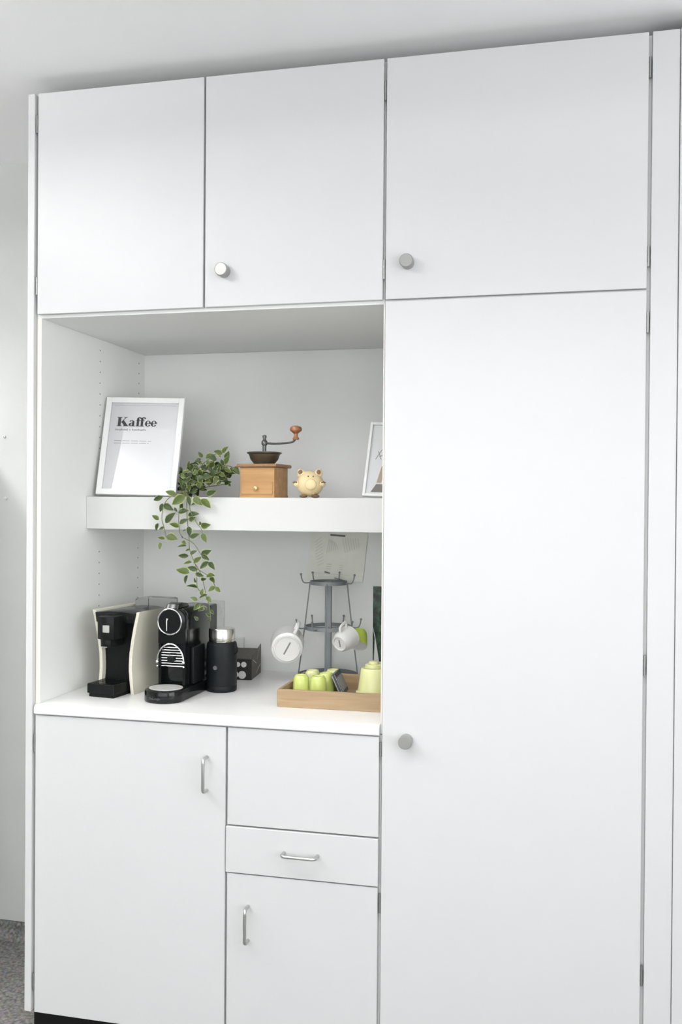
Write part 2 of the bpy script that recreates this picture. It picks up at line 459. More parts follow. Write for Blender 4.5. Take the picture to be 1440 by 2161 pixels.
# unseen locker added left of the cupboards to shade the lower wall
O = (-0.86, 0.26, ZFL)
t = thing('tall_locker', 'pale grey tall locker against the wall left of the cupboards', 'locker', O)
obj('body', box(nb(), -1.16, -0.565, -0.02, YP - 0.036, ZFL + 0.001, 1.66, 0.002), 'lamp_body', t, off=O)
for x0, x1 in ((-1.157, -0.864), (-0.861, -0.568)):
    d = obj('door', box(nb(), x0, x1, -0.040, -0.021, ZFL + 0.03, 1.655, 0.0015), 'lamp_body', t, off=O)
    xx = -0.885 if x0 < -1 else -0.84
    handle((xx, -0.040, 1.0), (xx, -0.040, 1.1), d, O)

# open niche lining
O = (0.4, 0.3, ZK)
t = thing('niche_lining', 'white open niche lining between wall cupboard and worktop', 'niche', O)
sp = obj('side_panel', box(nb(), -0.0665, XI, 0.0145, YB, ZK - 0.024, ZN - 0.0004), ['carcass'], t, off=O)
b = nb()
for yy in (0.337, 0.600):
    z = 1.933
    while z > 1.54:
        lathe(b, [(0, 0), (0.0022, 0), (0.0022, 0.0006), (0, 0.0006)], (XI, yy, z), 8, axis='x'); z -= 0.032
    z = 1.34
    while z > 1.15:
        lathe(b, [(0, 0), (0.0022, 0), (0.0022, 0.0006), (0, 0.0006)], (XI, yy, z), 8, axis='x'); z -= 0.032
obj('pin_holes', b, 'hole', sp, off=O)['kind'] = 'stuff'
obj('edge_strip', box(nb(), -0.0660, XI + 0.0002, 0.0137, 0.0143, ZK + 0.001, ZN - 0.0005), 'edge_band', sp, off=O)
sp = obj('side_panel', box(nb(), XIR, 0.8602, 0.0145, YB, ZK - 0.024, ZN - 0.0004), 'carcass', t, off=O)
obj('edge_strip', box(nb(), XIR - 0.0002, 0.8602, 0.0135, 0.0143, ZK + 0.001, ZN - 0.0005), 'edge_band', sp, off=O)
obj('back_panel', box(nb(), XI, XIR, YB - 0.0005, YB + 0.016, ZK - 0.024, ZN - 0.0004), 'carcass', t, off=O)

# worktop with rounded nose
prof = [(-0.006 + 0.004, ZC + 0.0015), (-0.006, ZC + 0.005)]
for k in range(0, 7):
    a = k / 6 * math.pi / 2
    prof.append((-0.006 + 0.011 - 0.011 * math.cos(a), ZK - 0.011 + 0.011 * math.sin(a)))
prof += [(0.0132, ZK), (0.0132, ZC + 0.0015)]
b = nb(); prism(b, prof, -0.0590, 0.8562, 'x')
box(b, XI + 0.0003, XIR - 0.0004, 0.0132, YB - 0.001, ZC + 0.0015, ZK)
tag(obj('worktop', b, 'worktop', smooth=True), 'white worktop with rounded front edge inside the niche', 'worktop')

# thick shelf across the niche
b = nb(); box(b, XI + 0.0003, XIR - 0.0004, YS, YB - 0.001, ZS0, ZS, 0.0015, 2)
tag(obj('niche_shelf', b, 'shelf'), 'thick white shelf across the middle of the niche', 'shelf')

# ------------------------------------------------------------------ framed print with lettering
def stroke_poly(bm, pts, zf):
    """flat polygon in the x-z plane at y = zf"""
    bm.faces.new([bm.verts.new((p[0], zf, p[1])) for p in pts])

def arc_band(bm, c, rx, ry, a0, a1, w0, w1, yf, n=14):
    """curved stroke, thicker towards the left and right than at top and bottom"""
    prev = None
    for i in range(n + 1):
        a = a0 + (a1 - a0) * i / n
        wgt = w0 + (w1 - w0) * abs(math.cos(a)) ** 1.5
        o = (c[0] + (rx + wgt / 2) * math.cos(a), c[1] + (ry + min(wgt, w0) / 2) * math.sin(a))
        q = (c[0] + (rx - wgt / 2) * math.cos(a), c[1] + (ry - min(wgt, w0) / 2) * math.sin(a))
        if prev: stroke_poly(bm, [prev[0], o, q, prev[1]], yf)
        prev = (o, q)

def kaffee(bm, x, z, s, yf):
    """bold high-contrast serif lettering: K a f f e e, s = cap height"""
    q = 1.15 * s    # horizontal scale
    def rc(x0, x1, z0, z1): stroke_poly(bm, [(x + x0 * q, z + z0 * s), (x + x1 * q, z + z0 * s), (x + x1 * q, z + z1 * s), (x + x0 * q, z + z1 * s)], yf)
    def pg(pp): stroke_poly(bm, [(x + a * q, z + b_ * s) for a, b_ in pp], yf)
    def ar(cx_, cz_, rx, rz, a0, a1, w0, w1): arc_band(bm, (x + cx_ * q, z + cz_ * s), rx * q, rz * s, R(a0), R(a1), w0 * s, w1 * q, yf)
    # K
    rc(.07, .33, 0, 1); rc(-.02, .42, 0, .07); rc(-.02, .42, .93, 1)
    pg([(.29, .36), (.34, .36), (.80, .95), (.72, .95)]); rc(.58, .92, .95, 1)
    pg([(.38, .46), (.56, .72), (1.0, .05), (.66, .05)]); rc(.56, 1.08, 0, .07)
    # a
    ox = 1.10
    rc(ox + .27, ox + .47, .06, .48); rc(ox + .30, ox + .58, 0, .06)
    ar(ox + .23, .48, .155, .17, 0, 165, .07, .19); ar(ox + .19, .19, .13, .165, 60, 330, .07, .20)
    # f f
    for ox in (1.72, 2.10):
        rc(ox + .07, ox + .28, 0, .84); rc(ox, ox + .38, 0, .07); rc(ox, ox + .40, .59, .66)
        ar(ox + .31, .83, .14, .17, 20, 180, .07, .19)
        bmesh.ops.create_circle(bm, cap_ends=True, radius=.065 * s, segments=12, matrix=Matrix.Translation((x + (ox + .42) * q, yf, z + .87 * s)) @ Matrix.Rotation(R(90), 4, 'X'))
    # e e
    for ox in (2.58, 3.12):
        ar(ox + .25, .325, .185, .305, 0, 180, .07, .18); ar(ox + .25, .325, .185, .305, 180, 330, .07, .21); rc(ox + .12, ox + .46, .31, .36)

def flat_rects(rects, yf):
    b = nb()
    for x0, x1, z0, z1 in rects: stroke_poly(b, [(x0, z0), (x1, z0), (x1, z1), (x0, z1)], yf)
    return b

def frame_parts(t, W, H, bw, dep, label_off=0.0):
    """picture frame standing in its own x-z plane, front towards -y"""
    for nm, (x0, x1, z0, z1) in (('frame_bar', (-W / 2, -W / 2 + bw, 0, H)), ('frame_bar', (W / 2 - bw, W / 2, 0, H)),
                                 ('frame_bar', (-W / 2 + bw, W / 2 - bw, 0, bw)), ('frame_bar', (-W / 2 + bw, W / 2 - bw, H - bw, H))):
        obj(nm, box(nb(), x0, x1, 0, dep, z0, z1, 0.001), 'white_frame', t)
    pr = obj('print', box(nb(), -W / 2 + bw, W / 2 - bw, 0.0075, 0.009, bw, H - bw), 'paper_white', t)
    obj('glass_pane', box(nb(), -W / 2 + bw, W / 2 - bw, 0.0045, 0.0060, bw, H - bw), 'pane_glass', t)
    obj('backing_board', box(nb(), -W / 2 + bw, W / 2 - bw, 0.0095, dep - 0.001, bw, H - bw), 'pine_dark', t)
    return pr

def orient(o, loc, yaw, lean, roll):
    o.matrix_world = Matrix.Translation(loc) @ Matrix.Rotation(yaw, 4, 'Z') @ Matrix.Rotation(-lean, 4, 'X') @ Matrix.Rotation(roll, 4, 'Y')

KW, KH = 0.235, 0.301
kaff = thing('picture_frame', 'white framed Kaffee print leaning at the left of the shelf', 'picture frame')
pr = frame_parts(kaff, KW, KH, 0.0165, 0.016)
b = nb(); kaffee(b, -0.080, 0.212, 0.0285, 0.0071)
obj('lettering', b, 'ink', pr)
b = flat_rects([(-0.083 + 0.0042 * i, -0.083 + 0.0042 * i + 0.0032, 0.1990 - (0.001 if i % 5 == 3 else 0), 0.2025 + (0.0015 if i % 4 == 0 else 0)) for i in range(22) if i not in (9, 11)], 0.0071)
obj('subtitle', b, 'ink_grey', pr)
b = flat_rects([(-0.083 + 0.0036 * i, -0.083 + 0.0036 * i + 0.0029, zz, zz + 0.0018) for zz, n in ((0.1655, 31), (0.158, 29)) for i in range(n) if i % 7 != 6], 0.0071)
obj('small_text', b, 'ink_grey', pr)
obj('mount_line', flat_rects([(-0.094, 0.094, 0.2775, 0.2785)], 0.0071), 'ink_pale', pr)
# easel strut behind the frame
b = nb(); prism(b, [(0.016, 0.20), (0.020, 0.20), (0.105, 0.030), (0.101, 0.030)], -0.02, 0.02, 'x')
obj('easel_strut', b, 'pine_dark', kaff)
orient(kaff, at(285.5, 1046, y=0.296), R(9), R(16.5), R(1.0))
kaff.location.z = ZS + 0.0067

p2 = thing('picture_frame', 'small white framed print half hidden at the right end of the shelf', 'picture frame')
W2, H2 = 0.102, 0.223
pr = frame_parts(p2, W2, H2, 0.008, 0.014)
b = nb(); stroke_poly(b, [(-0.030, 0.014), (0.034, 0.014), (0.026, 0.038), (-0.016, 0.038)], 0.0071); obj('painted_cup', b, 'taupe_print', pr)
b = nb(); stroke_poly(b, [(-0.016, 0.042), (-0.002, 0.042), (0.006, 0.092), (-0.006, 0.092)], 0.0071); obj('painted_spoon', b, 'tan_print', pr)
b = nb()
for pp in ([(-0.026, 0.112), (-0.010, 0.142)], [(-0.010, 0.112), (-0.020, 0.136)], [(-0.016, 0.12), (-0.002, 0.126)], [(-0.006, 0.11), (0.008, 0.150)], [(-0.006, 0.162), (0.0, 0.170)]):
    (xa, za), (xb, zb) = pp; n_ = Vector((zb - za, xa - xb)).normalized() * 0.0011
    stroke_poly(b, [(xa - n_.x, za - n_.y), (xa + n_.x, za + n_.y), (xb + n_.x, zb + n_.y), (xb - n_.x, zb - n_.y)], 0.0071)
obj('ink_sketch', b, 'ink_grey', pr)
orient(p2, (at(764, 1050, y=0.335).x + W2 / 2, 0.335, ZS + 0.0062), R(0), R(20), R(2.0))

# ------------------------------------------------------------------ coffee grinder
g = thing('coffee_grinder', 'old wooden hand coffee grinder with iron crank on the shelf', 'grinder', (0.4435, 0.375, ZS), R(-5))
S = 0.0520
obj('body', box(nb(), -S, S, -S, S, 0.006, 0.086, 0.001), ['pine'], g)
obj('base_board', box(nb(), -S - 0.001, S + 0.001, -S - 0.001, S + 0.001, 0.0, 0.007, 0.001), 'pine', g)
obj('top_board', box(nb(), -S - 0.009, S + 0.009, -S - 0.009, S + 0.009, 0.0862, 0.0955, 0.003, 2), 'pine_dark', g)
dr = obj('drawer', box(nb(), -S + 0.004, S - 0.004, -S - 0.0025, -S + 0.001, 0.010, 0.045, 0.001), 'pine', g)
b = nb(); lathe(b, [(0.0, 0), (0.003, 0), (0.003, 0.004), (0.0062, 0.008), (0.0055, 0.012), (0, 0.014)], (0.0, -S - 0.0025, 0.026), 16, axis='y'); obj('drawer_knob', b, 'brass', dr, True)
b = nb(); lathe(b, [(0.0, 0.0957), (0.030, 0.0957), (0.031, 0.099), (0.040, 0.110), (0.0445, 0.124), (0.050, 0.1275), (0.0505, 0.130), (0.047, 0.131), (0.040, 0.124), (0.03, 0.108), (0, 0.104)], n=36)
obj('hopper_bowl', b, 'hopper', g, True)
b = nb(); lathe(b, [(0, 0.104), (0.0055, 0.104), (0.0055, 0.150), (0.008, 0.152), (0.009, 0.157), (0.008, 0.163), (0.005, 0.166), (0.0045, 0.170), (0.006, 0.174), (0.0055, 0.179), (0, 0.181)], n=16)
obj('crank_shaft', b, 'iron', g, True)
ang = R(-12)
def cr(r_, z_): return (r_ * math.cos(ang), r_ * math.sin(ang), z_)
b = nb(); tube(b, spline([cr(0.004, 0.157), cr(0.03, 0.155), cr(0.07, 0.155), cr(0.096, 0.158), cr(0.105, 0.165)], 5), 0.0030, 10); obj('crank_arm', b, 'iron', g, True)
b = nb(); lathe(b, [(0, 0.163), (0.009, 0.164), (0.0095, 0.168), (0.006, 0.172), (0.0055, 0.180), (0.010, 0.184), (0.0165, 0.189), (0.0175, 0.194), (0.0145, 0.200), (0.006, 0.203), (0, 0.2035)], cr(0.107, 0), 24)
obj('crank_knob', b, 'cherry', g, True)

# ------------------------------------------------------------------ round clay pig money bank
pg = thing('money_bank', 'round cream clay animal money bank beside the coffee grinder', 'money bank', (0.5865, 0.350, ZS), R(8))
pg.scale = (0.93, 0.93, 0.94)
b = nb(); ball(b, (0, 0, 0.043), 0.042, 0.98, 0.95, 0.92, 28, 20); obj('body', b, 'clay', pg, True)
b = nb(); ball(b, (0.006, -0.036, 0.040), 0.018, 1, 0.45, 0.95); obj('snout', b, 'clay', pg, True)
for s in (-1, 1):
    b = nb(); lathe(b, [(0, -0.004), (0.013, -0.003), (0.0125, 0.004), (0.008, 0.012), (0, 0.017)], mtx=Matrix.Translation((s * 0.0255, -0.006, 0.072)) @ Matrix.Rotation(s * R(28), 4, 'Y'), n=18)
    e = obj('ear', b, 'clay', pg, True)
    b = nb(); ball(b, (s * 0.0275, -0.0165, 0.0765), 0.0074, 0.9, 0.5, 1.0); obj('inner_ear', b, 'clay_brown', e, True)
    b = nb(); ball(b, (s * 0.038, -0.014, 0.042), 0.012, 0.9, 0.9, 0.75); a_ = obj('paw', b, 'clay', pg, True)
    b = nb()
    for k in (-1, 0, 1): ball(b, (s * 0.043 + k * 0.0045 * -s, -0.0235 + abs(k) * 0.001, 0.046 + (0.002 if k == 0 else 0)), 0.0026, u=8, v=6)
    obj('claws', b, 'clay_brown', a_, True)
    b = nb(); ball(b, (s * 0.018, -0.014, 0.0055), 0.0125, 1, 1.1, 0.42); obj('foot', b, 'clay_brown', pg, True)
    b = nb(); ball(b, (0.006 + s * 0.0075, -0.0345, 0.064), 0.0022, u=8, v=6); obj('eye', b, 'clay_brown', pg, True)

# ------------------------------------------------------------------ cream and black capsule machine
cm = thing('coffee_machine', 'cream and black capsule coffee machine nearest the left niche wall', 'coffee machine', at(212.5, 1472.5, z=ZK) + Vector((0.001, 0, 0)), R(-8))
def side_x(z):   # half width between the waisted side shells
    k = [(0.0, 0.0405), (0.03, 0.0375), (0.07, 0.0345), (0.11, 0.036), (0.15, 0.041), (0.19, 0.0475), (0.23, 0.0555), (0.245, 0.0585)]
    for (a, va), (b_, vb) in zip(k[:-1], k[1:]):
        if a <= z <= b_: return 1.21 * (va + (vb - va) * (z - a) / (b_ - a))
    return 1.21 * k[-1][1]
NZ = 14; Zs = [0.227 * i / NZ for i in range(NZ + 1)]
for s in (-1, 1):
    b = nb(); pts = [(s * (side_x(z) + 0.0005), z) for z in Zs] + [(s * (side_x(z) + 0.0105), z + (0.002 if z > 0.2 else 0)) for z in reversed(Zs)]
    prism(b, pts, 0.066, 0.315, 'y', 0.0015, 1)
    obj('side_shell', b, 'cream', cm, True)
b = nb(); pts = [(-side_x(z), z) for z in Zs if z < 0.222] + [(side_x(z), z) for z in reversed(Zs) if z < 0.222]
prism(b, pts, 0.082, 0.305, 'y', 0.001, 1); obj('body', b, 'black_matt', cm, True)
b = nb(); prism(b, [(-0.060, 0.196), (0.060, 0.196), (0.064, 0.223), (0.02, 0.2275), (-0.02, 0.2275), (-0.064, 0.223)], 0.060, 0.24, 'y', 0.003, 2); obj('top_cover', b, 'black', cm, True)
b = nb()
hp = [(-0.028, 0.055), (-0.030, 0.035), (-0.026, 0.020), (-0.014, 0.013), (0.0, 0.011), (0.014, 0.013), (0.026, 0.020), (0.030, 0.035), (0.028, 0.055), (0.028, 0.09), (-0.028, 0.09)]
prism(b, hp, 0.155, 0.218, 'z', 0.003, 2)
prism(b, [(x * 0.62, 0.022 + (y - 0.022) * 0.8) for x, y in hp], 0.133, 0.157, 'z', 0.004, 2); hd = obj('brew_head', b, 'black_matt', cm, True)
obj('display', box(nb(), -0.004, 0.016, 0.0105, 0.016, 0.175, 0.195, 0.001), 'screen_grey', hd)
obj('trim_bar', box(nb(), -0.009, 0.009, 0.0120, 0.016, 0.1345, 0.1368), 'chrome', hd)
b = nb(); box(b, -0.0455, 0.0405, 0.0, 0.085, 0.010, 0.036, 0.0015, 1); box(b, -0.041, 0.038, 0.003, 0.083, 0.0, 0.0105, 0.001)
tr = obj('drip_tray', b, 'black_matt', cm)
b = nb()
for k in range(6): box(b, -0.034, 0.034, 0.010 + k * 0.011, 0.015 + k * 0.011, 0.0362, 0.0370)
obj('tray_grid', b, 'black', tr)
b = nb(); box(b, -0.050, 0.050, 0.235, 0.318, 0.19, 0.247, 0.006, 2); obj('water_tank', b, 'tank_plastic', cm)

# ------------------------------------------------------------------ black capsule machine
bmch = thing('coffee_machine', 'glossy black capsule coffee machine with chrome rings in front of the trailing plant', 'coffee machine', at(331, 1486, z=ZK), R(-1.5))
def dshape(w_, y0, y1, n=14, k=0.62):
    pts = []
    for i in range(n + 1):
        a = math.pi + math.pi * i / n
        pts.append((w_ * math.cos(a), y0 + w_ * k + w_ * k * math.sin(a)))
    return pts + [(w_, y1), (-w_, y1)]
b = nb(); prism(b, dshape(0.0535, 0.0, 0.335, k=0.85), 0.0, 0.032, 'z', 0.004, 2); bs = obj('base', b, 'black', bmch, True)
b = nb(); el = [(0.046 * math.cos(2 * math.pi * i / 28), 0.056 + 0.042 * math.sin(2 * math.pi * i / 28)) for i in range(28)]
prism(b, el, 0.0322, 0.0345, 'z', 0.0008, 1); gr = obj('drip_grill', b, 'grill', bs, True)
b = nb()
for k in range(5):
    yy = 0.034 + 0.010 * k; hw = 0.030 if k in (0, 4) else 0.036; box(b, -hw, hw, yy - 0.0012, yy + 0.0012, 0.0346, 0.0349)
obj('grill_slots', b, 'screen_grey', gr)
txt = bpy.data.curves.new('badge_lettering', 'FONT'); txt.body = 'DeLonghi'; txt.size = 0.0085; txt.align_x = 'CENTER'; txt.extrude = 0.0002
txt.materials.append(M['badge'])
tmp = bpy.data.objects.new('badge_lettering', txt); C.objects.link(tmp)
me = bpy.data.meshes.new_from_object(tmp.evaluated_get(bpy.context.evaluated_depsgraph_get())); bpy.data.objects.remove(tmp)
to = bpy.data.objects.new('badge_lettering', me); C.objects.link(to); to.parent = bs
to.location = (-0.006, -0.0012, 0.011); to.rotation_euler = (R(90), 0, R(-6))
YT = 0.088; HW = 0.0395
# tower: profile in x-z with rounded shoulders, extruded backwards
def rounded(x0, x1, z0, z1, r, n=5):
    pts = [(x0, z0), (x1, z0)]
    for i in range(n + 1): a = math.pi / 2 * i / n; pts.append((x1 - r + r * math.cos(a), z1 - r + r * math.sin(a)))
    for i in range(n + 1): a = math.pi / 2 + math.pi / 2 * i / n; pts.append((x0 + r + r * math.cos(a), z1 - r + r * math.sin(a)))
    return pts
b = nb(); prism(b, rounded(-HW, HW, 0.0325, 0.241, 0.020), YT + 0.022, 0.270, 'y', 0.003, 2); obj('tower', b, 'black', bmch, True)
b = nb(); prism(b, rounded(-HW, HW, 0.146, 0.242, 0.030), YT, YT + 0.024, 'y', 0.002, 2); hd = obj('brew_head', b, 'black', bmch, True)
for s in (-1, 1): obj('cheek', box(nb(), s * (HW - 0.004) - 0.004, s * (HW - 0.004) + 0.004, YT + 0.004, YT + 0.024, 0.0325, 0.147), 'black', bmch)
cr_ = (-0.004, YT - 0.003, 0.2065)
b = nb(); tube(b, [(cr_[0] + 0.0345 * math.cos(2 * math.pi * i / 40), cr_[1], cr_[2] + 0.0345 * math.sin(2 * math.pi * i / 40)) for i in range(40)], 0.0021, 8, True)
rg = obj('chrome_ring', b, 'chrome', hd, True)
b = nb(); lathe(b, [(0, 0), (0.033, 0), (0.033, 0.003), (0, 0.0035)], (cr_[0], YT, cr_[2]), 36, axis='y'); obj('front_disc', b, 'black', hd, True)
b = nb(); tube(b, [(-0.012, YT - 0.0045, 0.1815), (-0.012, YT - 0.0055, 0.208), (-0.010, YT - 0.005, 0.215)], [0.0012, 0.0018, 0.0028], 8); obj('gauge_mark', b, 'grill', hd, True)
b = nb(); prism(b, [(YT + 0.004, 0.236), (YT + 0.012, 0.252), (YT + 0.035, 0.256), (YT + 0.075, 0.251), (YT + 0.085, 0.239)], -0.020, 0.016, 'x', 0.003, 2); obj('lever', b, 'black', bmch, True)
# grille arch with slats
ac = (-0.002, YT - 0.001, 0.099); ar_ = 0.0385; arz = 0.047
b = nb(); tube(b, [(ac[0] + ar_ * math.cos(math.pi * i / 24), ac[1], ac[2] + arz * math.sin(math.pi * i / 24)) for i in range(25)] , 0.0022, 8); obj('chrome_arch', b, 'chrome', bmch, True)
b = nb(); box(b, -HW + 0.008, HW - 0.008, YT + 0.010, YT + 0.014, 0.083, 0.1465); obj('grille_back', b, 'black_matt', bmch)
for k in range(8):
    zz = ac[2] - 0.014 + k * 0.0072; dz = max(0, zz - ac[2]) * ar_ / arz; hw = min(math.sqrt(max(0, ar_ ** 2 - dz ** 2)) - 0.003, 0.0325)
    b = nb(); tube(b, [(ac[0] - hw, YT + 0.006, zz), (ac[0] + hw, YT + 0.006, zz)], 0.0015, 8); obj('grille_slat', b, 'chrome', bmch, True)
b = nb(); box(b, -0.012, 0.009, YT - 0.004, YT + 0.012, 0.098, 0.114, 0.004, 2); obj('coffee_outlet', b, 'black_matt', bmch)
for s in (-1, 1):
    b = nb(); ball(b, (ac[0] + s * ar_, ac[1] - 0.001, ac[2] - 0.002), 0.0048, 1, 1, 1, 12, 8); ball(b, (ac[0] + s * ar_, ac[1], ac[2] - 0.014), 0.0034, 1, 1, 1, 10, 8); obj('arch_end', b, 'chrome', bmch, True)
b = nb(); box(b, HW + 0.0005, HW + 0.012, YT + 0.035, 0.20, 0.033, 0.135, 0.003, 2)
obj('capsule_bin', b, 'black_matt', bmch, True)
b = nb(); box(b, -HW + 0.004, HW - 0.002, 0.271, 0.325, 0.034, 0.234, 0.005, 2); obj('water_tank', b, 'smoked_plastic', bmch)

# ------------------------------------------------------------------ milk frother
fr = thing('milk_frother', 'black milk frother jug with silver lid beside the black coffee machine', 'milk frother', (0.3445, 0.303, ZK))
b = nb(); lathe(b, [(0, 0), (0.0405, 0), (0.0425, 0.003), (0.0428, 0.015), (0.0415, 0.017), (0.0428, 0.019), (0.0428, 0.128), (0.041, 0.136), (0.0375, 0.139), (0, 0.139)], n=40); bd = obj('jug_body', b, 'black_rubber', fr, True)
b = nb(); lathe(b, [(0, 0.1392), (0.0362, 0.1392), (0.0368, 0.142), (0.0368, 0.147), (0.0352, 0.1475), (0.0352, 0.149), (0.0372, 0.1495), (0.0372, 0.174), (0.036, 0.176), (0.0, 0.1765)], n=40); obj('lid', b, 'lid_steel', fr, True)
b = nb(); tube(b, spline([(0.041, -0.010, 0.13), (0.049, -0.012, 0.126), (0.049, -0.012, 0.112), (0.042, -0.010, 0.106)], 5), 0.0022, 8); obj('side_tab', b, 'black_matt', bd, True)
b = nb(); lathe(b, [(0, 0), (0.006, 0), (0.006, 0.0006), (0, 0.0006)], (-0.004, -0.0426, 0.070), 20, axis='y'); obj('power_button', b, 'badge', bd)

# ------------------------------------------------------------------ dark carton with raised flap
cb = thing('carton', 'small dark brown carton with raised flap behind the milk frother', 'box', (0.340, 0.535, ZK), R(6))
obj('body', box(nb(), -0.045, 0.030, -0.066, 0.066, 0, 0.062), ['box_brown'], cb)
ff = obj('front_face', box(nb(), -0.0452, 0.0302, -0.0672, -0.0661, 0.0, 0.0622), 'box_black', cb)
b = nb()
for cx_, cz_, r_ in ((-0.012, 0.046, 0.0075), (0.006, 0.046, 0.0085), (0.001, 0.015, 0.012), (-0.020, 0.016, 0.010)):
    lathe(b, [(0, 0), (r_, 0), (r_, 0.0004), (0, 0.0004)], (cx_, -0.0673, cz_), 14, axis='y')
obj('print', b, 'white_print', ff)
b = nb(); prism(b, [(-0.066, 0.0622), (0.066, 0.0622), (0.066, 0.090), (0.050, 0.087), (-0.045, 0.072), (-0.064, 0.0628)], 0.0285, 0.0302, 'x'); obj('flap', b, 'box_brown', cb)
b = nb(); prism(b, [(-0.066, 0.0622), (-0.064, 0.064), (0.066, 0.076), (0.066, 0.0622)], -0.0445, 0.0284, 'x'); obj('lid', b, 'box_brown', cb)
b = nb()
for (ya, za, yb_, zb_) in ((-0.05, 0.058, 0.0, 0.040), (0.01, 0.052, 0.045, 0.088), (0.02, 0.020, 0.058, 0.030), (-0.01, 0.01, 0.03, 0.022)):
    n_ = Vector((-(zb_ - za), yb_ - ya)).normalized() * 0.0009
    b.faces.new([b.verts.new((0.0305, p_[0], p_[1])) for p_ in ((ya - n_.x, za - n_.y), (ya + n_.x, za + n_.y), (yb_ + n_.x, zb_ + n_.y), (yb_ - n_.x, zb_ - n_.y))])
obj('print_lines', b, 'white_print', cb)

# ------------------------------------------------------------------ mug stand
SX, SY = 0.594, 0.545
ms = thing('mug_stand', 'grey metal three-tier mug stand behind the wooden tray', 'mug stand', (SX, SY, ZK))
tiers = [('base_ring', 0.0900, 0.012, 0.013), ('middle_ring', 0.0715, 0.157, 0.011), ('top_ring', 0.0560, 0.292, 0.011)]
def band(bm, r, z, h, th=0.003):
    n = 44
    ring = lambda rr, zz: [bm.verts.new((rr * math.cos(2 * math.pi * i / n), rr * math.sin(2 * math.pi * i / n), zz)) for i in range(n)]
    a, b_, c_, d_ = ring(r, z - h / 2), ring(r, z + h / 2), ring(r - th, z + h / 2), ring(r - th, z - h / 2)
    for i in range(n):
        j = (i + 1) % n
        for p_, q_ in ((a, b_), (b_, c_), (c_, d_), (d_, a)): bm.faces.new((p_[i], p_[j], q_[j], q_[i]))
    bmesh.ops.recalc_face_normals(bm, faces=bm.faces)
for nm, r_, z_, h_ in tiers:
    b = nb(); band(b, r_, z_, h_)
    for k in range(2):      # cross bars carrying the pole
        a = R(20 + 90 * k); dx, dy = math.cos(a) * (r_ - 0.002), math.sin(a) * (r_ - 0.002)
        tube(b, [(-dx, -dy, z_), (dx, dy, z_)], 0.0022, 6)
    if nm == 'base_ring':
        for k in range(4): lathe(b, [(0, 0), (0.004, 0), (0.004, 0.008), (0, 0.008)], (0.0875 * math.cos(R(45 + 90 * k)), 0.0875 * math.sin(R(45 + 90 * k)), 0.0), 10)
    obj(nm, b, 'rack', ms, True)
obj('pole', box(nb(), -0.0105, 0.0105, -0.004, 0.004, 0.010, 0.299, 0.002, 1), 'rack', ms)
for k in range(4):
    a = R(8 + 90 * k); pts = [(r_ * math.cos(a), r_ * math.sin(a), z_) for _, r_, z_, _h in tiers]
    b = nb(); tube(b, pts, 0.0020, 8); obj('upright_wire', b, 'rack', ms, True)
def hook(r_, z_, adeg):
    a = R(adeg); f = lambda rr, zz: (rr * math.cos(a), rr * math.sin(a), zz)
    b = nb(); tube(b, spline([f(r_ - 0.001, z_), f(r_ + 0.014, z_ - 0.001), f(r_ + 0.021, z_ + 0.003), f(r_ + 0.025, z_ + 0.013), f(r_ + 0.027, z_ + 0.024)], 4), 0.0019, 8)
    ball(b, f(r_ + 0.0272, z_ + 0.025), 0.0034, u=10, v=8)
    obj('hook', b, 'rack', ms, True)
MIDH = (208, 255, 330, 14, 75, 135)
for a in MIDH: hook(0.0715, 0.157, a)
for a in (196, 80, 352, 140): hook(0.0560, 0.292, a)

# ------------------------------------------------------------------ cups
def cup_mesh(r0, r1, h, th=0.003):
    """upright cup: foot radius r0, rim radius r1, height h"""
    b = nb(); foot = r0 * 0.82
    lathe(b, [(0, 0.003), (foot - 0.004, 0.003), (foot - 0.003, 0.0), (foot, 0.0), (foot + 0.001, 0.003), (r0, 0.007), (r0 + (r1 - r0) * 0.35, h * 0.3), (r0 + (r1 - r0) * 0.75, h * 0.65), (r1, h - 0.001), (r1 - th * 0.5, h),
              (r1 - th, h - 0.001), (r0 + (r1 - r0) * 0.75 - th, h * 0.65), (r0 + (r1 - r0) * 0.3 - th, h * 0.25), (r0 * 0.75, 0.008), (0, 0.007)], n=36)
    return b
def handle_mesh(r0, r1, h, w=0.030, rad=0.0042, z0=0.28, z1=0.82):
    ra = r0 + (r1 - r0) * z0 - 0.001; rb = r0 + (r1 - r0) * z1 - 0.001
    b = nb(); tube(b, spline([(ra, 0, h * z0), (ra + w * 0.7, 0, h * (z0 + 0.03)), (ra + w, 0, h * (z0 + z1) / 2 + 0.004), (rb + w * 0.75, 0, h * z1 + 0.002), (rb, 0, h * z1 - 0.002)], 6), rad, 10)
    return b
def cup(label, mname, r0, r1, h, M4, group=None, name='cup', cat='cup', w=0.03, rad=0.0042, stamp=None, inner=None, hmat=None, has_handle=True):
    t = thing(name, label, cat, group=group)
    obj('cup_body', cup_mesh(r0, r1, h), mname, t, True)
    if has_handle: obj('cup_handle', handle_mesh(r0, r1, h, w, rad), hmat or mname, t, True)
    if stamp:
        b = nb(); prism(b, [(-stamp, -0.0022), (stamp, -0.0022), (stamp, 0.0022), (-stamp, 0.0022)], 0.0022, 0.0029, 'z'); obj('base_stamp', b, 'stamp', t)
    if inner:
        b = nb(); lathe(b, [(r1 - 0.0028, h - 0.0015), (r1 - 0.0006, h + 0.0006), (r1 - 0.0036, h + 0.0002), (r0 + (r1 - r0) * 0.6 - 0.0036, h * 0.5)], n=36)
        obj('white_lining', b, inner, t, True)
    t.matrix_world = M4
    return t
